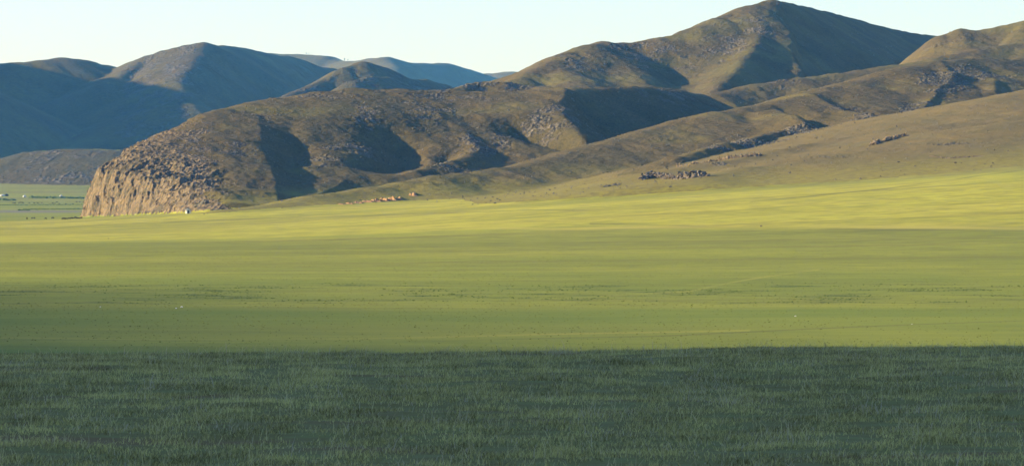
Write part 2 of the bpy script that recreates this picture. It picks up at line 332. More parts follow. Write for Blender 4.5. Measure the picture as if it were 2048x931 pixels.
# the headland ends in a steep wall
wall_x = Xh + 305 + .03 * (Yh - 2950) - .37 * np.maximum(2950 - Yh, 0) + 5 * fbm(Yh / 60, Xh / 60, 3, 90) + 4.0 * fbm(Yh / 16, Xh / 16, 3, 92) + 1.8 * fbm(Yh / 4.5, Xh / 4.5, 3, 94)
wall_x = wall_x / (1 + 1.7 * sstep(2950, 2780, Yh))
wall = np.interp(wall_x, [-60, 0, 2, 7, 11, 25, 31, 46, 62, 90, 150], [-160, -27, -16, -2, 8, 17, 23, 35, 44, 75, 300])
H = np.where((ID == 1) & (Xh < -60), -smax(-H, -wall, 18), H)
rock = near_rock(PXh + 14 * fbm(Xh / 25, Yh / 25, 3, 77), Yh + 25 * fbm(Xh / 30, Yh / 30, 3, 78))
patch = fbm(Xh / 26, Yh / 26, 4, 31); rock = np.clip(rock * (.9 + 1.7 * patch) - .08, 0, 1.5)
above = sstep(0, 14, H - G[i0:])
wmask = sstep(85, 50, wall_x) * (Xh < -150) * sstep(3200, 3100, Yh) * (ID == 1) * sstep(490, 390, PXh + 60 * fbm(Xh / 30, Yh / 30, 3, 98))
rock = np.maximum(rock, wmask * (.9 + .3 * patch))
rocky = np.clip(rock, 0, 1)
H = H + above * (2.0 * fbm(Xh / 110, Yh / 110, 4, 60) + 0.8 * fbm(Xh / 24, Yh / 24, 3, 63))
gul = fbm((Xh + .5 * Yh) / 38, (Yh - .5 * Xh) / 130, 3, 66, ridged=True)
H = H + above * 1.1 * gul * np.where(np.isin(ID, (3,)), .3, 1)
ch = np.abs(fbm(Xh / 5.5, Yh / 9, 4, 70, .62)); c2 = fbm(Xh / 3.6, Yh / 5, 3, 72, .6)
amp = np.where(PXh < 480, .45, 1.0)
H = H + above * rocky * amp * (2.9 * ch - .9 + 0.6 * c2)
wj = wmask * sstep(60, 30, wall_x)
H = H + above * wj * (6.0 * fbm((Xh * .35 - Yh * .94 + .8 * H) / 24, (Xh * .94 + Yh * .35) / 40, 5, 81, .62, ridged=True) - 2.5 + 1.3 * np.abs(fbm((Xh * .35 - Yh * .94) / 4.5, (Xh * .94 + Yh * .35) / 8, 3, 82, .65)))
H = H + above * np.where(ID == 3, .2, 1) * .55 * fbm(Xh / 8, Yh / 9, 3, 84, .6)
Z = G.copy()
Z[i0:] = smax(G[i0:], H, 7.0)
blend = sstep(2200, 2230, Yh); Z[i0:] = G[i0:] * (1 - blend) + Z[i0:] * blend
hillm = np.zeros(Z.shape); hillm[i0:] = Z[i0:] - G[i0:]
NRM = grid_normals(X, Y, Z)
# surface character
rk = np.zeros(Z.shape); rk[i0:] = rocky
steep = 1 - NRM[..., 2]
lush_n = fbm(X / 90, Y / 90, 4, 91)
foot = sstep(16, 2, hillm)
hl = np.clip(foot * .8 + .25 * (sstep(.05, .45, lush_n)), 0, 1) * sstep(.17, .05, steep)
hl *= np.where(np.pad(ID, ((i0, 0), (0, 0))) == 3, np.clip(sstep(20, 4, hillm) + .5 * sstep(.1, .4, fbm(X / 160, Y / 60, 3, 93)), 0, 1), 1)
tan = np.full(Z.shape, .15); tan[i0:] = np.maximum(.15, np.maximum(wmask, sstep(450, 330, PXh) * (Yh < 3300)))
plain_lush = np.clip(sstep(500, 560, Y) * sstep(1250, 760, Y) * (.55 + .5 * fbm(X / 45, Y / 90, 3, 15)) + sstep(660, 560, Y) * .6, 0, 1)
plain_lush = np.maximum(plain_lush, sstep(2650, 2900, Y) * .8)
tuss = np.clip(sstep(640, 680, Y) * sstep(860, 790, Y) * (.25 + 2.6 * fbm(X / 22, Y / 20, 3, 18)), 0, 1)
bright = sstep(1560, 1640, Y + 170 * sstep(1000, 2000, PX) + 160 * fbm(X / 200, Y / 150, 3, 27)); bright *= 1 - .85 * np.exp(-((Y - 1900 - .35 * X) / 150) ** 2) * sstep(120, 320, X)  # grass zones by distance, with shading of the swells coloured in
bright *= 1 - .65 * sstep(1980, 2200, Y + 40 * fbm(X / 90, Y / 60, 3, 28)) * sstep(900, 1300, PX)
bare = np.clip(sstep(.28, .5, fbm(X / 60, Y / 35, 4, 25)) * sstep(1500, 2000, Y), 0, 1) * .6
fan = sstep(1150, 1500, PX) * sstep(2120, 2330, Y + (PX - 1500) * .12 + 60 * fbm(X / 60, Y / 60, 3, 26)); bare = np.maximum(bare, fan * .4)
river = np.exp(-((Y - 3900 - 160 * np.sin(X / 160)) / 170) ** 2) * sstep(260, 120, PX)
fore = sstep(150, 110, Y)
PYG = HY - Z / Y * F
def find_d(p, q, dmin=400):
    """distance at which the near ground shows in image column p at row q"""
    j = int(np.clip(round((p - px[0]) / 2.1), 0, len(px) - 1)); i = int(np.searchsorted(d, dmin))
    col = PYG[i:, j]; k = int(np.argmax(col <= q)); k = max(k, 1)
    u = np.clip((col[k-1] - q) / max(col[k-1] - col[k], 1e-6), 0, 1)
    return float(d[i+k-1] + (d[i+k] - d[i+k-1]) * u)
dark_track = np.zeros(Z.shape); pale_track = np.zeros(Z.shape)
for arr, pts, w, st in ((dark_track, [(-420,470),(0,459),(240,447),(500,437),(900,425),(1150,419)], 7, .8), (dark_track, [(1500,404),(1772,377),(1900,360),(2048,340),(2470,290)], 9, .8),
                        (dark_track, [(1180,447),(1500,456),(1800,459),(2048,461),(2470,462)], 9, .6), (pale_track, [(700,455),(1100,458),(1500,452),(2048,457),(2470,458)], 16, .8),
                        (pale_track, [(1200,592),(1380,582),(1480,562),(1560,549),(1640,538)], 5, .5), (dark_track, [(0,679),(500,681),(900,680),(1300,672),(2048,640)], 2.2, .6), (pale_track, [(0,675),(300,679),(700,677),(1100,668),(1500,660)], 3.0, .5)):
    dl = np.array([find_d(a, b) for a, b in pts]); line = np.interp(px, [a for a, b in pts], dl)
    np.maximum(arr, st * np.exp(-((Y - line[None, :] - 4 * noise(X / 30, Y / 1e5, 5)) / w) ** 2) * (PX > pts[0][0]) * (PX < pts[-1][0]) * np.clip(.75 + .8 * noise(X / 60, Y / 60, 4), 0, 1), out=arr)
hl = np.where(np.isin(np.pad(ID, ((i0, 0), (0, 0))), (4, 5)), np.clip(hl + .06 + .45 * fbm(X / 70, Y / 70, 3, 95), 0, .8), hl)
A = dict(dry=(np.pad(ID, ((i0, 0), (0, 0))) == 3) * .7, rock=rk, lush=hl, tan=tan)
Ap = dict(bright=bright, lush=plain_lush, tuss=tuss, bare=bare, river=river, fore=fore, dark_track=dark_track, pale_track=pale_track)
fm = lambda a: (a[:-1, :-1] + a[1:, 1:]) / 2
IDf = np.pad(ID, ((i0, 0), (0, 0)))[:-1, :-1]
ish = fm(hillm) > 1.2
lay = dict(rocky_headland=(ish & (IDf == 1)), grassy_foothill=(ish & ((IDf == 2) | (IDf == 3))), middle_hill=(ish & (IDf == 4)), mountain=(ish & (IDf == 5)))
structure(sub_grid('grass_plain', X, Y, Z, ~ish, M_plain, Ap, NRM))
for nme, msk in lay.items():
    if msk.any(): structure(sub_grid(nme, X, Y, Z, msk, M_hill, A, NRM))
# ---------------------------------------------------------------- far terrain
def far_range(name, px, d, spurs, mat, rockf, noise_amp=8, wl=400, warp=30, lushv=.2, w=20, apron=None):
    PXf, Yf = np.meshgrid(px, d); Xf = (PXf - 1024) / F * Yf
    g = ground_grid(np.clip(px, -900, 3000), d) + undulate(Xf, Yf) * .6
    h, _ = spurs_height(Xf, Yf, spurs, warp, 150, wl)
    ab = sstep(0, 40, h - g)
    h = h + ab * (noise_amp * fbm(Xf / wl, Yf / wl, 5, 160) + .35 * noise_amp * fbm((Xf + .6 * Yf) / 80, (Yf - .6 * Xf) / 300, 4, 166, ridged=True))
    rr = np.clip(rockf(PXf, Yf) * (1 + 1.2 * fbm(Xf / 60, Yf / 60, 4, 171)), 0, 1)
    h = h + ab * rr * 5 * np.abs(fbm(Xf / 26, Yf / 34, 4, 172, .6))
    z = smax(g, h, w)
    n = grid_normals(Xf, Yf, z); m = fm(z - g) > .4; flat = sstep(.012, .003, 1 - n[..., 2]); rr = rr * (1 - flat)
    at = dict(rock=rr * .8, lush=np.clip(lushv + .5 * fbm(Xf / 200, Yf / 200, 3, 180), 0, 1) * sstep(.25, .08, 1 - n[..., 2]) * (1 - flat) + flat, tan=np.full(z.shape, .1))
    if apron:
        fl = fm(flat) > .5; o_ = np.ones(z.shape)
        structure(sub_grid(apron, Xf, Yf, z, m & fl, M_plain, dict(lush=o_ * .25, tuss=o_ * 0, bare=np.clip(.15 + fbm(Xf / 200, Yf / 90, 3, 45), 0, .45), river=o_ * 0, fore=o_ * 0), n))
        m = m & ~fl
    structure(sub_grid(name, Xf, Yf, z, m, mat, at, n))
    return Xf, Yf, z, g, m, n
M_far = mat_hill('far_hill_turf', 3.0, dim=.6)
# small rocky hill at the left edge of the valley and the cone hills beyond the headland
low_spurs = [
 S(1, [(-500,300,7300),(-150,318,7000),(0,322,6850),(60,306,6820),(130,299,6800),(190,298,6770),(240,303,6740),(330,320,6690)], kc=.42, kf=.45, kl=.4, kr=.4, r=30),
 S(1, [(-600,365,6700),(-150,366,6700),(120,366,6700),(300,368,6750),(500,372,6900)], kc=.031, kf=.05, kl=.05, kr=.05, r=5),
 S(1, [(556,202,7000),(590,185,7060),(640,162,7150)], kc=.5, kf=.4, kl=.5, kr=.6, r=12),
 S(1, [(640,165,7200),(690,138,7280),(728,125,7320),(765,137,7380),(800,156,7500),(850,175,7600),(920,210,7700)], kc=.45, kf=.5, kl=.55, kr=.6, r=14),
 S(1, [(672,184,6850),(705,165,6900),(745,154,6950),(775,156,7060),(810,178,7200)], kc=.45, kf=.5, kl=.6, kr=.6, r=14),
 S(1, [(795,166,7350),(820,160,7400),(850,160,7500),(885,170,7600),(905,182,7700),(960,215,7800)], kc=.4, kf=.5, kl=.5, kr=.6, r=14),
 S(1, [(860,195,6500),(905,184,6550),(975,165,6600),(1040,158,6650),(1150,150,6700)], kc=.35, kf=.5, kl=.4, kr=.6, r=24),
]
F2 = far_range('valley_hill', np.arange(-560, 1160, 2.6), np.linspace(5500, 8200, 470), low_spurs, M_far, lambda P, Q: .5 + 0 * P, 3, 160, 10, .12, w=10, apron='valley_slope')
back_spurs = [
 S(1, [(-1700,-480,8600),(-1250,-330,8650),(-900,-190,8800),(-600,-85,9100),(-350,35,9050),(-120,120,9100),(0,126,9150),(82,120,9200),(130,114,9250),(165,118,9300),(200,127,9350),(250,138,9400)], kc=.42, kf=.5, kl=.5, kr=.5, r=40),
 S(1, [(250,138,9300),(300,112,9200),(330,102,9200),(370,94,9170),(404,90,9150),(440,92,9550),(480,97,9800),(540,109,10150),(600,124,10450),(640,134,10600),(700,140,10850),(760,165,11000),(900,220,11200)], kc=.8, kf=.5, kl=.6, kr=.6, r=30),
 S(1, [(404,90,9150),(372,128,8950),(352,160,8800),(350,190,8660)], kc=.5, kf=.5, kl=.40, kr=.6, r=20),
 S(1, [(300,112,9250),(258,140,9080),(222,168,8900)], kc=.45, kf=.5, kl=.4, kr=.5, r=20),
 S(1, [(290,226,8150),(330,212,8150),(370,209,8150),(410,216,8250),(470,240,8300)], kc=.3, kf=.4, kl=.4, kr=.5, r=20),
 S(1, [(-600,-85,9100),(-540,-70,8500),(-500,-50,8250),(-480,10,8000),(-450,150,7700)], kc=.5, kf=.5, kl=.4, kr=.5, r=30),
]
F3 = far_range('shaded_mountain', np.arange(-1900, 1150, 4.2), np.linspace(7300, 11600, 330), back_spurs, M_far, lambda P, Q: .08 + .5 * sstep(190, 270, P) * sstep(430, 370, P), 7, 420, 30, .25)
blue_spurs = [
 S(1, [(300,118,14600),(450,108,14600),(540,108,14600),(600,111,14600),(650,114,14550),(672,121,14500),(690,124,14450),(715,122,14300),(740,117,14200),(772,115,14100),(800,121,14250),(830,128,14500),(860,129,14650),(880,128,14750),(910,135,15000),(960,148,15300),(1010,165,15500)], kc=.38, kf=.5, kl=.5, kr=.55, r=60),
 S(1, [(772,115,14100),(790,140,13750),(820,158,13450),(850,175,13200)], kc=.45, kf=.5, kl=.4, kr=.55, r=40),
 S(1, [(945,160,15600),(985,147,15500),(1020,143,15500),(1050,147,15700),(1100,160,15900)], kc=.35, kf=.5, kl=.4, kr=.55, r=60),
]
F4 = far_range('distant_mountain', np.arange(100, 1500, 4.2), np.linspace(12000, 17000, 170), blue_spurs, M_far, lambda P, Q: .1 + 0 * P, 8, 600, 40, .45)
# valley floor beyond the near terrain, out to the horizon, and the country to the sides and behind
pxb = np.arange(-900, 2900, 12.0); db = np.geomspace(5890, 17400, 160)
PB, YB = np.meshgrid(pxb, db); XB = (PB - 1024) / F * YB; ZB = ground_grid(pxb, db) + undulate(XB, YB) * .8 - .05
nb = grid_normals(XB, YB, ZB); o1 = np.ones(ZB.shape)
structure(sub_grid('valley_floor', XB, YB, ZB, np.ones((len(db) - 1, len(pxb) - 1), bool), M_plain,
   dict(lush=o1 * .5, tuss=o1 * 0, bare=np.clip(.2 + fbm(XB / 300, YB / 200, 3, 44), 0, .5), river=o1 * 0, fore=o1 * 0), nb))
xo = np.linspace(-9000, 9000, 90); yo = np.linspace(-5000, 17500, 120)
XO, YO = np.meshgrid(xo, yo); ZO = np.full(XO.shape, -34.0) + 2 * noise(XO / 900, YO / 900, 8)
structure(sub_grid('outer_ground', XO, YO, ZO, np.ones((119, 89), bool), M_plain, {k: 0 * XO + v for k, v in dict(lush=.4, tuss=0, bare=.2, river=0, fore=0).items()}, None))
# ---------------------------------------------------------------- mountain left of the camera whose shadow lies on the foreground
xs = np.linspace(-8200, -2200, 190); ys = np.linspace(-2800, 4600, 230)
XS, YS = np.meshgrid(xs, ys)
TE = math.tan(SUN_EL) / math.cos(SUN_AZ)
def crest_y(y, x=-5000.0):
    """height of the crest line: keeps the sun off the ground nearer than about 500 m"""
    dd = y + x * math.tan(SUN_AZ)                # depth of the ground point this part of the crest shades
    base = -x * TE - 18
    return base + np.interp(dd, [-3000, 150, 330, 430, 620, 800, 900, 1500, 2400, 4000], [-500, 90, 25, -8, -24, -44, -62, -330, -700, -1400])
top = crest_y(ys)
HS = top[:, None] - .62 * (np.sqrt((XS + 5000 + 40 * fbm(XS / 500, YS / 500, 3, 200)) ** 2 + 60 ** 2) - 60)
HS = HS + sstep(0, 200, HS + 30) * 30 * fbm(XS / 300, YS / 300, 5, 201) * sstep(0, 250, np.abs(XS + 5000))
HS = smax(HS, np.full(HS.shape, -36.0), 60)
ns = grid_normals(XS, YS, HS)
structure(sub_grid('side_mountain', XS, YS, HS, fm(HS) > -30, M_far, dict(rock=XS * 0 + .3, lush=XS * 0 + .4, tan=XS * 0 + .1), ns))
#PART2
# ---------------------------------------------------------------- foreground grass
def mat_grass():
    m, t, b = new_mat('grass_blades'); n = N(t)
    c = n.mix(n.attr('tone'), (.135, .117, .039), (.66, .58, .20))
    c = n.mix(n.attr('straw'), c, (.50, .42, .28))
    t.links.new(c, b.inputs['Base Color'])
    tr = t.nodes.new('ShaderNodeBsdfTranslucent'); t.links.new(c, tr.inputs['Color'])
    mx = t.nodes.new('ShaderNodeMixShader'); mx.inputs[0].default_value = .45
    o = [x for x in t.nodes if x.type == 'OUTPUT_MATERIAL'][0]
    t.links.new(b.outputs[0], mx.inputs[1]); t.links.new(tr.outputs[0], mx.inputs[2]); t.links.new(mx.outputs[0], o.inputs['Surface'])
    return m
def bilinear_z(p, q):
    fi = np.interp(q, d, np.arange(len(d))); fj = (p - px[0]) / 2.1
    i = np.clip(fi.astype(int), 0, len(d) - 2); j = np.clip(fj.astype(int), 0, len(px) - 2); u = fi - i; v = fj - j
    return (Z[i, j] * (1-v) + Z[i, j+1] * v) * (1-u) + (Z[i+1, j] * (1-v) + Z[i+1, j+1] * v) * u
def blades(n, dlo, dhi, hmin, hmax, wid, seed):
    r = np.random.default_rng(seed)
    q = np.sqrt(r.uniform(dlo**2, dhi**2, n)); p = r.uniform(-180, 2230, n); x = (p - 1024) / F * q
    cl = fbm(x / .9, q / 1.4, 3, 300) ; cover = fbm(x / 2.6, q / 1.6, 3, 310)
    keep = r.uniform(0, 1, n) < np.clip(.5 + 1.3 * cl + .8 * cover, .03, 1)
    x, q, p, cl, cover = x[keep], q[keep], p[keep], cl[keep], cover[keep]; n = len(x)
    z = bilinear_z(p, q) - .005
    h = (hmin + (hmax - hmin) * r.beta(1.6, 3.2, n)) * np.clip(.85 + .8 * cl, .35, 1.6)
    straw = (r.uniform(0, 1, n) < .05 + 1.0 * np.clip(fbm(x / 2.0, q / 2.2, 3, 333) - .12, 0, 1)) * r.uniform(.25, .9, n)
    h = np.where(straw > .7, h * 1.25, h)
    w = wid * r.uniform(.6, 1.3, n); az = r.uniform(0, 2*math.pi, n); ln = r.uniform(.1, 1.15, n) * h
    lx = np.cos(az) * ln + .10 * h; ly = np.sin(az) * ln
    ta = r.normal(0, .7, n); wx = np.cos(ta) * w / 2; wy = np.sin(ta) * w / 2
    V = np.zeros((n, 5, 3))
    V[:, 0] = np.stack([x - wx, q - wy, z], -1); V[:, 1] = np.stack([x + wx, q + wy, z], -1)
    V[:, 2] = np.stack([x + wx*.8 + lx*.3, q + wy*.8 + ly*.3, z + h*.58], -1); V[:, 3] = np.stack([x - wx*.8 + lx*.3, q - wy*.8 + ly*.3, z + h*.58], -1)
    V[:, 4] = np.stack([x + lx, q + ly, z + h], -1)
    b = np.arange(n)[:, None] * 5
    Fc = np.concatenate([b + [0, 1, 2], b + [0, 2, 3], b + [3, 2, 4]], 0)
    tone = np.clip(r.uniform(-.1, 1, n) * .8 + .62 * fbm(x / 1.3, q / 1.6, 3, 320) + .35 * fbm(x / 6, q / 5, 2, 325) + .12, 0, 1)
    return V.reshape(-1, 3), Fc, np.repeat(tone, 5), np.repeat(straw, 5)
M_grass = mat_grass()
V, Fc, tone, straw = blades(400000, 38, 88, .03, .105, .0085, 5)
V2, F2_, t2, s2 = blades(9000, 38, 88, .12, .30, .0075, 6)
Fc = np.concatenate([Fc, F2_ + len(V)]); V = np.concatenate([V, V2]); tone = np.concatenate([tone, np.clip(t2 + .3, 0, 1)]); straw = np.concatenate([straw, np.clip(s2 + .35, 0, 1)])
o = build_mesh('foreground_grass', V, Fc, M_grass, dict(tone=tone, straw=straw), smooth=False, tri=True)
o['kind'] = 'stuff'; o['label'] = 'short dark green steppe grass in the shade across the foreground'
# ---------------------------------------------------------------- solids used for stones and tufts
def ico(sub=0):
    g = (1 + 5 ** .5) / 2
    v = np.array([(-1,g,0),(1,g,0),(-1,-g,0),(1,-g,0),(0,-1,g),(0,1,g),(0,-1,-g),(0,1,-g),(g,0,-1),(g,0,1),(-g,0,-1),(-g,0,1)], float)
    v /= np.linalg.norm(v[0])
    f = [(0,11,5),(0,5,1),(0,1,7),(0,7,10),(0,10,11),(1,5,9),(5,11,4),(11,10,2),(10,7,6),(7,1,8),(3,9,4),(3,4,2),(3,2,6),(3,6,8),(3,8,9),(4,9,5),(2,4,11),(6,2,10),(8,6,7),(9,8,1)]
    for _ in range(sub):
        v = list(map(tuple, v)); c = {}; nf = []
        def mid(a, b):
            k = (min(a, b), max(a, b))
            if k not in c:
                m = np.array(v[a]) + np.array(v[b]); m /= np.linalg.norm(m); v.append(tuple(m)); c[k] = len(v) - 1
            return c[k]
        for a, b, e in f:
            x, y, z = mid(a, b), mid(b, e), mid(e, a); nf += [(a, x, z), (b, y, x), (e, z, y), (x, y, z)]
        f = nf; v = np.array(v)
    return np.array(v, float), np.array(f)
ICO, ICF = ico(0)
def stones(P, size, flat=.7, seed=1, tilt=0):
    """angular lumps at points P (n,3) with sizes (n,)"""
    r = np.random.default_rng(seed); n = len(P)
    sc3 = size[:, None] * np.stack([r.uniform(.6, 1.35, n), r.uniform(.6, 1.2, n), flat * r.uniform(.6, 1.3, n)], -1)
    V = ICO[None] * (1 + r.uniform(-.28, .28, (n, 12, 1)))
    V = V * sc3[:, None, :]
    a = r.uniform(0, 2 * math.pi, n); c, s_ = np.cos(a)[:, None], np.sin(a)[:, None]
    V = np.stack([V[..., 0] * c - V[..., 1] * s_, V[..., 0] * s_ + V[..., 1] * c, V[..., 2]], -1)
    V[..., 2] += V[..., 0] * r.normal(tilt, .25, (n, 1))
    V += P[:, None, :]
    Fc = (np.arange(n)[:, None, None] * 12 + ICF[None]).reshape(-1, 3)
    return V.reshape(-1, 3), Fc
M_rock = mat_simple('grey_brown_rock', (.098, .086, .062), (.160, .140, .098), 4)
M_tanrock = mat_simple('tan_cliff_rock', (.135, .098, .06), (.235, .175, .108), 4)
M_rockdull = mat_simple('lichen_rock', (.09, .08, .056), (.145, .125, .087), 6)
M_dark = mat_simple('dark_rock', (.10, .082, .062), (.19, .155, .12), 3)
def scatter_rocks(name, weight, n, smin, smax_, mat, label, Xg, Yg, Zg, seed, pw=2.2, flat=.75, sink=.15):
    w = weight.ravel().astype(float) * (Yg.ravel() ** 1.0); w /= w.sum()
    r = np.random.default_rng(seed); idx = r.choice(w.size, n, p=w)
    s_ = smin + (smax_ - smin) * r.power(1 / pw, n) ** 1.6
    P = np.stack([Xg.ravel()[idx] + r.uniform(-.7, .7, n), Yg.ravel()[idx] + r.uniform(-1.5, 1.5, n), Zg.ravel()[idx] - sink * s_], -1)
    V, Fc = stones(P, s_, flat, seed)
    o = build_mesh(name, V, Fc, mat, smooth=False, tri=True); o['kind'] = 'stuff'; o['label'] = label
    return o
cliff = (PX < 455) & (PX > 150) & (Y < 3250)
inhill = hillm > 1.5
IDp = np.pad(ID, ((i0, 0), (0, 0)))
scatter_rocks('cliff_rubble', np.clip(rk, 0, 1) ** 2 * inhill * cliff, 9000, .15, .6, M_tanrock, 'tan angular rubble covering the steep cliff end of the headland', X, Y, Z, 41, flat=1.3, sink=.3)
scatter_rocks('headland_rubble', (.03 + np.clip(rk - .3, 0, 1) ** 1.5) * inhill * (IDp == 1) * (~cliff), 8000, .2, 1.15, M_rock, 'grey brown rubble scattered over the upper slopes of the headland', X, Y, Z, 42)
scatter_rocks('foothill_rubble', (.012 + np.clip(rk - .3, 0, 1) ** 1.5) * (hillm > .6) * ((IDp == 2) | (IDp == 3)), 13000, .2, 1.1, M_rock, 'grey brown rubble in bands on the long foothill', X, Y, Z, 43)
scatter_rocks('mountain_rubble', (.06 + np.clip(rk - .15, 0, 1)) * inhill * ((IDp == 5) | (IDp == 4)), 8000, .2, 1.1, M_rockdull, 'small rubble on the lit slopes of the pointed mountain', X, Y, Z, 44)
# tufts on the damp strip of the plain
def tufts(n, dlo, dhi, wt, smin, smax_, seed, name, label, mat):
    r = np.random.default_rng(seed)
    q = np.sqrt(r.uniform(dlo**2, dhi**2, n)); p = r.uniform(-300, 2350, n); x = (p - 1024) / F * q
    k = r.uniform(0, 1, n) < wt(x, q); x, q, p = x[k], q[k], p[k]; s_ = r.uniform(smin, smax_, len(x))
    V, Fc = stones(np.stack([x, q, bilinear_z(p, q) + .1 * s_], -1), s_, .55, seed)
    o = build_mesh(name, V, Fc, mat, smooth=False, tri=True); o['kind'] = 'stuff'; o['label'] = label
M_tuft = mat_simple('tussock_leaf', (.055, .085, .020), (.10, .14, .032), .5)
tufts(20000, 640, 850, lambda x, q: np.clip((fbm(x / 22, q / 20, 3, 18) * 2.6 + .05) * .55 * sstep(640, 690, q) * sstep(850, 790, q), 0, 1),  .07, .2, 61, 'tussocks', 'dark green tussocks in a damp strip across the plain', M_tuft)
tufts(70000, 430, 1350, lambda x, q: np.clip(.45 + .9 * fbm(x / 30, q / 40, 3, 88), .05, 1), .035, .12, 62, 'scattered_tussocks', 'low olive grass tufts over the middle of the plain', mat_simple('olive_tuft', (.085, .105, .024), (.19, .185, .040), .8))
def clumps(p0, p1, q0, q1, n, size, seed):  # low dark lumps strewn along a line on the valley floor
    r = np.random.default_rng(seed); P = []
    for k in range(n):
        p_ = r.uniform(p0, p1); q_ = q0 + (q1 - q0) * (p_ - p0) / (p1 - p0) + r.normal(0, .35); P.append(far_pt(p_, q_))
    return stones(np.array(P), r.uniform(.5, 1, n) * size, .6, seed)
# ---------------------------------------------------------------- builders for single things
def mesh_obj(name, V, Fs, mat, parent=None, smooth=False):
    me = bpy.data.meshes.new(name); me.from_pydata([tuple(map(float, v)) for v in V], [], [tuple(map(int, f)) for f in Fs]); me.update()
    for p_ in me.polygons: p_.use_smooth = smooth
    me.materials.append(mat); o = bpy.data.objects.new(name, me); COL.objects.link(o)
    if parent is not None: o.parent = parent
    return o
def empty(name, loc, rz=0):
    o = bpy.data.objects.new(name, None); COL.objects.link(o); o.location = loc; o.rotation_euler = (0, 0, rz); return o
def box(x0, x1, y0, y1, z0, z1):
    V = [(x0,y0,z0),(x1,y0,z0),(x1,y1,z0),(x0,y1,z0),(x0,y0,z1),(x1,y0,z1),(x1,y1,z1),(x0,y1,z1)]
    return V, [(0,3,2,1),(4,5,6,7),(0,1,5,4),(1,2,6,5),(2,3,7,6),(3,0,4,7)]
def join(*parts):
    V, Fs = [], []
    for v, f in parts:
        b = len(V); V += [tuple(a) for a in v]; Fs += [tuple(i + b for i in g) for g in f]
    return V, Fs
def near_pt(p, q, dmin=400):
    dd = find_d(p, q, dmin); return ((p - 1024) / F * dd, dd, float(bilinear_z(np.array([float(p)]), np.array([dd]))[0]))
PXA = np.arange(-560, 1160, 2.6)
def far_pt(p, q):
    """point of the valley ground beyond 4 km that shows at column p, row q"""
    j = int(np.argmin(abs(pxb - p))); k0 = int(np.searchsorted(d, 4000)); jn = int(np.argmin(abs(px - p)))
    dd = np.concatenate([d[k0:], db[1:]]); zz = np.concatenate([Z[k0:, jn], ZB[1:, j]])
    ja = int(np.argmin(abs(PXA - p))); ya = F2[1][:, ja]; za = F2[2][:, ja]
    zz = np.where((dd > ya[0]) & (dd < ya[-1]), np.maximum(zz, np.interp(dd, ya, za)), zz)
    c = HY - zz / dd * F; k = max(int(np.argmax(c <= q)), 1); u = np.clip((c[k-1] - q) / max(c[k-1] - c[k], 1e-6), 0, 1)
    D_ = float(dd[k-1] + (dd[k] - dd[k-1]) * u)
    return ((p - 1024) / F * D_, D_, float(zz[k-1] * (1-u) + zz[k] * u))
def any_pt(p, q):
    dd = find_d(p, q)
    return near_pt(p, q) if dd < 5800 else far_pt(p, q)
M_white = mat_simple('whitewash', (.62, .60, .52), (.68, .66, .60), 2, 0)
M_felt = mat_simple('white_felt', (.50, .50, .48), (.58, .58, .56), 3, .2)
M_roof = mat_simple('grey_sheet_roof', (.16, .16, .17), (.24, .24, .25), 2, 0, .6)
M_wood = mat_simple('dark_wood', (.045, .035, .028), (.08, .06, .045), 1, 0)
M_hide = mat_simple('dark_hide', (.022, .016, .012), (.06, .04, .028), .6, 0)
M_bark = mat_simple('larch_bark', (.06, .045, .035), (.10, .08, .06), .5, 0)
M_needle = mat_simple('larch_needles', (.030, .055, .022), (.055, .085, .032), 1, 0)
M_pale = mat_simple('pale_stone', (.70, .68, .62), (.82, .80, .76), .1, .2, .9, .01)
def hut(loc, rz, w, l, h, label, cat='hut', wall_mat=None):
    e = empty('hut', loc, rz); thing(e, label, cat)
    wv = box(-w/2, w/2, -l/2, l/2, -.5, h)
    g = ([(-w/2,-l/2,h),(w/2,-l/2,h),(0,-l/2,h+.9),(-w/2,l/2,h),(w/2,l/2,h),(0,l/2,h+.9)], [(0,1,2),(4,3,5)])
    mesh_obj('wall', *join(wv, g), wall_mat or M_white, e)
    t_ = .12
    rf = join(*[([(s_*(w/2+.3), -l/2-.3, h-.1), (0, -l/2-.3, h+.92), (0, l/2+.3, h+.92), (s_*(w/2+.3), l/2+.3, h-.1),
               (s_*(w/2+.3), -l/2-.3, h-.1+t_), (0, -l/2-.3, h+.92+t_), (0, l/2+.3, h+.92+t_), (s_*(w/2+.3), l/2+.3, h-.1+t_)],
               [(0,3,2,1),(4,5,6,7),(0,1,5,4),(1,2,6,5),(2,3,7,6),(3,0,4,7)]) for s_ in (-1, 1)])
    mesh_obj('roof', *rf, M_roof, e)
    mesh_obj('door', *box(-.45, .45, -l/2-.06, -l/2-.003, -.1, 1.95), M_wood, e)
    wn = mesh_obj('window', *box(-w/2-.05, -w/2-.003, -.5, .5, 1.0, 1.8), M_wood, e)
    return e
hut(near_pt(376, 426.5, 2300), R(14), 2.6, 3.2, 2.1, 'tiny hut with a white side wall alone below the cliff foot')
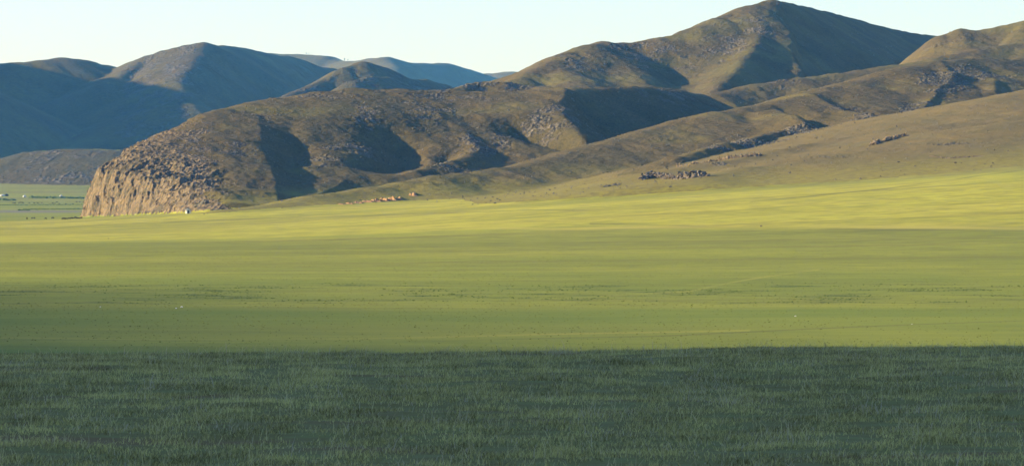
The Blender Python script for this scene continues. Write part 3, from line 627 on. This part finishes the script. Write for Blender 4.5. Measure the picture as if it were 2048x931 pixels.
def yurt(loc, r, label, group=None, name='yurt'):
    e = empty(name, loc); thing(e, label, 'yurt', group); n = 20
    prof = [(r*1.0, -.4), (r*1.0, 1.5)]
    V, Fs = [], []
    for (rr, z) in prof: V += [(rr*math.cos(2*math.pi*k/n), rr*math.sin(2*math.pi*k/n), z) for k in range(n)]
    Fs = [(k, (k+1) % n, n+(k+1) % n, n+k) for k in range(n)]
    mesh_obj('wall', V, Fs, M_felt, e, True)
    prof = [(r*1.05, 1.46), (r*.72, 2.15), (r*.38, 2.62), (r*.2, 2.75)]; V = []
    for (rr, z) in prof: V += [(rr*math.cos(2*math.pi*k/n), rr*math.sin(2*math.pi*k/n), z) for k in range(n)]
    Fs = [(a*n+k, a*n+(k+1) % n, (a+1)*n+(k+1) % n, (a+1)*n+k) for a in range(3) for k in range(n)] + [tuple(3*n+k for k in range(n))]
    mesh_obj('roof', V, Fs, M_felt, e, True)
    V, Fs = box(-.5, .5, -r-.08, -r+.3, -.1, 1.45); mesh_obj('door', V, Fs, M_wood, e)
    V = [(.16*math.cos(2*math.pi*k/8), .16*math.sin(2*math.pi*k/8), z) for z in (2.5, 3.5) for k in range(8)]
    mesh_obj('stove_pipe', V, [(k, (k+1) % 8, 8+(k+1) % 8, 8+k) for k in range(8)] + [tuple(range(8, 16))], M_roof, e)
yurt(far_pt(5, 392), 4.2, 'white round felt yurt at the far left, largest of the valley yurts', 'yurts in the valley')
yurt(far_pt(49, 394), 2.6, 'small white yurt standing alone at the tip of the dark valley strip', 'yurts in the valley')
yurt(far_pt(122, 393.4), 2.2, 'smallest pale yurt, halfway between the lone yurt and the cliff', 'yurts in the valley')
hut(far_pt(13.5, 391.6), 0, 4.5, 5, 2.2, 'low dark shed just right of the largest yurt', 'shed', M_wood)
for k, (a, lab) in enumerate((((58, 178, 395, 396.5, 420, 3.4), 'thick dark strip of low lumps along the far river bank'), ((-60, 30, 398.5, 400.5, 260, 3.2), 'dark patch of low lumps below the largest yurt'),
      ((-60, 178, 410, 409, 420, 1.2), 'thin dark line of low lumps across the valley below the far herd'), ((30, 178, 419, 417.5, 260, 1.2), 'thin dark line of low lumps above the river'), ((36, 58, 429, 429.5, 60, 1.2), 'short dark patch of low lumps on the near river bank'))):
    V, Fc = clumps(*a, 500 + k); o = build_mesh('dark_clumps', V, Fc, M_tuft, smooth=False, tri=True); o['kind'] = 'stuff'; o['label'] = lab
# animals: one continuous body grown from a skeleton
def make_animal():
    J = [(0,0,1.02),(.45,0,1.08),(.85,0,1.12),(1.12,0,.98),(1.34,0,.62),(1.52,0,.36),       # back to lowered head
         (-.45,0,1.06),(-.78,0,1.10),(-.93,0,.85),(-.96,0,.45),
         (.62,.2,.72),(.64,.21,.38),(.62,.21,0),(.62,-.2,.72),(.68,-.21,.38),(.72,-.21,0),
         (-.62,.2,.76),(-.74,.21,.42),(-.66,.21,0),(-.62,-.2,.76),(-.70,-.21,.42),(-.58,-.21,0), (1.34,.16,.70),(1.34,-.16,.70)]
    E = [(0,1),(1,2),(2,3),(3,4),(4,5),(0,6),(6,7),(7,8),(8,9),(1,10),(10,11),(11,12),(1,13),(13,14),(14,15),(6,16),(16,17),(17,18),(6,19),(19,20),(20,21),(4,22),(4,23)]
    Rr = [.36,.36,.27,.18,.15,.09,.34,.2,.04,.03,.13,.06,.055,.13,.06,.055,.16,.07,.06,.16,.07,.06,.03,.03]
    me = bpy.data.meshes.new('cow'); me.from_pydata(J, E, []); o = bpy.data.objects.new('cow', me); COL.objects.link(o)
    md = o.modifiers.new('skin', 'SKIN'); sv = me.skin_vertices[0].data
    for k, r_ in enumerate(Rr): sv[k].radius = (r_, r_); sv[k].use_root = (k == 0)
    o.modifiers.new('sub', 'SUBSURF').levels = 1; o.modifiers['sub'].render_levels = 1
    dg = bpy.context.evaluated_depsgraph_get(); m2 = bpy.data.meshes.new_from_object(o.evaluated_get(dg)); m2.name = 'cow'
    o.modifiers.clear(); o.data = m2; m2.materials.clear(); m2.materials.append(M_hide)
    for p_ in m2.polygons: p_.use_smooth = True
    return o
cow0 = make_animal(); first = [True]
def cow(loc, rz, s_, label, group):
    o = cow0 if first[0] else cow0.copy()
    if not first[0]: COL.objects.link(o)
    first[0] = False
    o.location = loc; o.rotation_euler = (0, 0, rz); o.scale = (s_,) * 3; thing(o, label, 'cow', group)
ra = np.random.default_rng(3)
A_L = 'dark cow grazing on the green flat just left of the cliff foot'
for k, (a, b) in enumerate([(54,438.5),(64.5,437.5),(69,437.5),(91,438.5),(105,437.5),(126,439.5),(129.5,439.2),(133,439.5),(138,438.5),(143.5,438.7),(151,437.3),(156,438.8),(162,437.8)]):
    lab = {0: 'dark cow at the left end of the nearer herd, left of the cliff', 3: 'dark cow standing by itself in the middle of the nearer valley herd', 12: 'dark cow of the nearer herd closest to the cliff foot'}.get(k, A_L)
    cow(any_pt(a, b), ra.choice([0, math.pi]) + ra.normal(0, .5), ra.uniform(.8, 1.15), lab, 'nearer herd left of the cliff')
for k, (a, b) in enumerate([(26,406.8),(30,407),(38,407.5),(41,406.3),(45.5,406.3),(47,407.6),(59,407.2),(68.6,407.4),(75,407.6),(83.5,406.8),(99.5,408),(103,402.5),(105,407.6),(110,407.6),(113.5,405.2),(118.5,408.5),(132,408.5),(146,408.5),(153,404.6),(159,404.6)]):
    cow(any_pt(a, b), ra.choice([0, math.pi]) + ra.normal(0, .5), ra.uniform(.9, 1.3), 'tiny dark cow grazing far out on the valley floor below the yurts', 'far herd below the yurts')
# small stones on the plain
def single_stone(name, p, q, s_, mat, label, cat='stone', sub=2, flat=.7, seed=1, group=None, kind='rough'):
    v, f = ico(sub); r = np.random.default_rng(seed)
    k = 1 + .25 * noise(v[:, 0] * 1.6 + seed, v[:, 1] * 1.6 + v[:, 2] * 2.1, seed) + .1 * noise(v[:, 0] * 4 + seed, v[:, 1] * 4 - v[:, 2] * 3, seed + 3)
    v = v * k[:, None] * np.array([s_ * 1.25, s_, s_ * flat])
    o = mesh_obj(name, v, f, mat); L = near_pt(p, q); o.location = (L[0], L[1], L[2] + s_ * flat * .55); o.rotation_euler = (0, 0, r.uniform(0, 3)); return thing(o, label, cat, group)
single_stone('white_stone', 200.5, 613.5, .085, M_pale, 'tiny white stone alone in the grass at the left of the plain', seed=2)
single_stone('white_stone', 352, 616.5, .11, M_pale, 'left one of two white stones lying close together on the plain', seed=3)
single_stone('white_stone', 363.5, 614, .14, M_pale, 'right and larger one of two white stones lying close together', seed=4)
single_stone('white_stone', 1591, 632, .10, M_pale, 'small white stone on the plain below the dark tussock strip, right of centre', seed=5)
single_stone('white_stone', 1824, 648, .06, M_pale, 'faint smallest white stone near the right edge of the plain', seed=6)
single_stone('boulder', 1522, 452.5, .42, M_dark, 'lone dark boulder on the pale grass band, right of centre', 'boulder', seed=7)
single_stone('boulder', 217, 477, .22, M_dark, 'lone small dark boulder on the yellow grass at the left', 'boulder', seed=8)
single_stone('boulder', 1910, 326, .75, M_dark, 'dark boulder on the grass just under the pale stony line at the right', 'boulder', seed=9)
# rock outcrops: many angular blocks fused into one mesh each
def outcrop(name, pts, n, smin, smax_, mat, label, seed, dmin=1500, hump=1.0, flat=.75, pile=0, base=.4):
    r = np.random.default_rng(seed); L = np.array([near_pt(a, b, dmin) for a, b in pts]); P = []; S_ = []
    for k in range(n):
        t_ = r.uniform(0, len(L) - 1); i = min(int(t_), len(L) - 2); u = t_ - i
        q = L[i] * (1-u) + L[i+1] * u; sz = smin + (smax_ - smin) * r.random() ** 2.0
        q = q + np.array([r.normal(0, .9), r.normal(0, 2.2), 0]); pxx = q[0] / q[1] * F + 1024
        q[2] = bilinear_z(np.array([pxx]), np.array([q[1]]))[0] + r.uniform(-.2, .45) * sz * hump + pile * r.random() * math.exp(-((q[1] - (L[i] * (1-u) + L[i+1] * u)[1]) / 2.2) ** 2) * (.35 + .65 * abs(math.sin(t_ * 2.3 + seed)))
        P.append(q); S_.append(sz)
    P = np.array(P); S_ = np.array(S_); V, Fc = stones(P, S_, flat, seed, .12)
    m_ = 60; tt = np.linspace(0, len(L) - 1, m_); ii = np.minimum(tt.astype(int), len(L) - 2); uu = (tt - ii)[:, None]; C_ = L[ii] * (1 - uu) + L[ii + 1] * uu
    rows = []
    for k, off in enumerate((-5.2, -2.6, 0, 2.6, 5.2)):
        q = C_ + np.array([0, off, 0]); q[:, 2] = bilinear_z(q[:, 0] / q[:, 1] * F + 1024, q[:, 1]) + (-.5, .55 * base, base, .55 * base, -.5)[k] + .12 * noise(q[:, 0], q[:, 1], 7); rows.append(q)
    RB = np.stack(rows, 0).reshape(-1, 3); gf = grid_faces(5, m_).reshape(-1, 4); gf = np.concatenate([gf[:, [0, 1, 2]], gf[:, [0, 2, 3]]]) + len(V)
    V = np.concatenate([V, RB]); Fc = np.concatenate([Fc, gf])
    c = np.array([P[:, 0].mean(), P[:, 1].mean(), P[:, 2].min()]); o = build_mesh(name, V - c, Fc, mat, smooth=False, tri=True); o.location = c
    return thing(o, label, 'rock outcrop')
outcrop('rock_outcrop', [(1283,359),(1300,354),(1325,354),(1345,358),(1365,357),(1385,355),(1410,352)], 800, .35, 1.5, M_dark, 'dark jagged outcrop at the foot of the slope, where the yellow plain begins', 71, pile=3.6, base=.9)
outcrop('rock_outcrop', [(1205,374),(1222,371),(1240,369)], 50, .3, 1.1, M_rock, 'small low outcrop just left of the dark jagged one', 72)
outcrop('rock_outcrop', [(1742,290),(1765,284),(1790,277),(1810,272)], 360, .35, 1.4, M_tanrock, 'tan ridge of broken rock on the right hand slope, dark gully behind it', 73, pile=1.8)
outcrop('rock_outcrop', [(1355,331),(1385,328),(1430,322),(1470,316),(1520,311)], 520, .3, 1.2, M_tanrock, 'long tan rock ledge along the lower edge of the shaded gully', 74, pile=1.2, base=.2)
outcrop('rock_outcrop', [(1860,313),(1895,316),(1930,314),(1965,312)], 260, .15, .6, M_tanrock, 'thin line of pale stones across the smooth brown slope at the right', 75, base=.04)
outcrop('rock_outcrop', [(388,410),(400,408),(412,406)], 45, .4, 1.4, M_rock, 'little heap of rocks at the cliff foot, up the slope from the hut', 76)
# eroded earth bank
def earth_bank():
    M_soil = mat_simple('orange_subsoil', (.24, .13, .06), (.37, .225, .115), .9, .5, .95, .3)
    M_sod = mat_simple('bank_turf', (.125, .125, .036), (.175, .165, .042), 3, .3)
    L0 = near_pt(760, 401, 1500); e = empty('earth_bank', L0); thing(e, 'eroded bank of bare orange earth cut into the grass below the headland', 'earth bank')
    nx, ny = 64, 22; v = np.linspace(0, 1, ny)[None, :]; K = [0, .16, .30, .42, .5, 1]
    for k, (p_, q_, wid, hh) in enumerate([(684,408.5,13,.5),(699,407.5,14,.9),(716,406,16,1.2),(735,404,18,1.7),(751,402.8,18,2.0),(767,401.5,18,2.2),(783,400,17,2.1),(798,398.6,15,1.7),(826,391,14,1.9)]):
        c0 = near_pt(p_, q_, 1500); u = np.linspace(-1, 1, nx)[:, None]
        xl = u * wid * c0[1] / F * .62; bell = np.clip((1 - np.abs(u) ** 3.0), 0, 1)
        yl = -.55 * xl + 1.1 * noise(xl / 2.6 + 9 * k, xl * 0 + 1.5, 401) + .4 * noise(xl / .9 + 9 * k, xl * 0 + .5, 402)
        Xb = c0[0] + xl + 0 * v; Yb = c0[1] + yl + np.interp(v, K, [-4, -.9, -.35, .2, 1.2, 16])
        tz = bilinear_z((Xb / Yb * F + 1024).ravel(), Yb.ravel()).reshape(Yb.shape)
        h = hh * bell * (.85 + .5 * noise(xl / 1.8 + 5 * k, xl * 0 + .2, 403))
        Zb = tz + h * np.interp(v, K, [0, .12, .55, .96, 1, 0]) + np.interp(v, K, [-.12, .06, .06, .05, .03, -.15]) + .16 * noise(Xb / .7, Yb / .7 + 4 * v, 404) * np.interp(v, K, [0, .6, 1, 1, .4, 0])
        V = np.stack([Xb, Yb, Zb], -1).reshape(-1, 3) - np.array(L0)
        f = grid_faces(nx, ny)[..., ::-1]; vv = np.arange(ny - 1)[None, :] / (ny - 1) + 0 * u[:-1]
        for nm, msk, mt in (('bare_scarp', vv < .42, M_soil), ('turf_cap', vv >= .42, M_sod)):
            ff = f[msk]; us = np.unique(ff); rm_ = np.zeros(len(V), int); rm_[us] = np.arange(len(us))
            o = build_mesh(nm, V[us], rm_[ff], mt, smooth=(nm == 'turf_cap')); o.parent = e
earth_bank()
# larches on the skyline of the most distant mountain
def larch(loc, h, seed, label):
    e = empty('larch_tree', loc); thing(e, label, 'tree', 'larches on the far skyline'); r = np.random.default_rng(seed)
    V = [(.14*h*.25*s_*math.cos(k*math.pi/3), .14*h*.25*s_*math.sin(k*math.pi/3), z) for s_, z in ((1, -.5), (.25, h*.95)) for k in range(6)]
    mesh_obj('trunk', V, [(k, (k+1) % 6, 6+(k+1) % 6, 6+k) for k in range(6)], M_bark, e)
    n = 60; t_ = r.uniform(.22, 1, n); a = r.uniform(0, 6.28, n); rad = h * .24 * (1.05 - t_) * r.uniform(.3, 1, n)
    P = np.stack([rad*np.cos(a), rad*np.sin(a), h*t_], -1); V, Fc = stones(P, h * r.uniform(.05, .09, n), .6, seed)
    o = build_mesh('crown', V, Fc, M_needle, smooth=False, tri=True); o.parent = e
XF, YF, ZF = F4[0], F4[1], F4[2]; pxf = np.arange(100, 1500, 4.2)
for k, (p_, h_, lab) in enumerate([(613, 9, 'left one of the pair of larches on the higher far skyline'), (618, 7, 'right one of the pair of larches on the higher far skyline'),
                                 (689, 10, 'taller larch in the dip of the far skyline'), (696, 8, 'shorter larch in the dip of the far skyline, right of the taller')]):
    j = int(np.argmin(abs(pxf - p_))); pr = ZF[:, j] / YF[:, j]; i = int(np.argmax(pr))
    larch((float((p_ - 1024) / F * YF[i, j]), float(YF[i, j]), float(ZF[i, j])), h_, 80 + k, lab)
# ---------------------------------------------------------------- air
V, Fs = box(-9300, 9300, -5300, 17700, -60, 1750)
M_haze = bpy.data.materials.new('haze'); M_haze.use_nodes = True; t = M_haze.node_tree; t.nodes.clear()
oo = t.nodes.new('ShaderNodeOutputMaterial'); pv = t.nodes.new('ShaderNodeVolumePrincipled')
pv.inputs['Density'].default_value = HAZE_DENSITY; pv.inputs['Color'].default_value = HAZE_COLOR + (1,); pv.inputs['Anisotropy'].default_value = .0
pv.inputs['Absorption Color'].default_value = (1, 1, 1, 1)
t.links.new(pv.outputs[0], oo.inputs['Volume'])
hz = mesh_obj('haze', V, Fs, M_haze); hz['kind'] = 'stuff'; hz['label'] = 'thin blue haze filling the valley air'
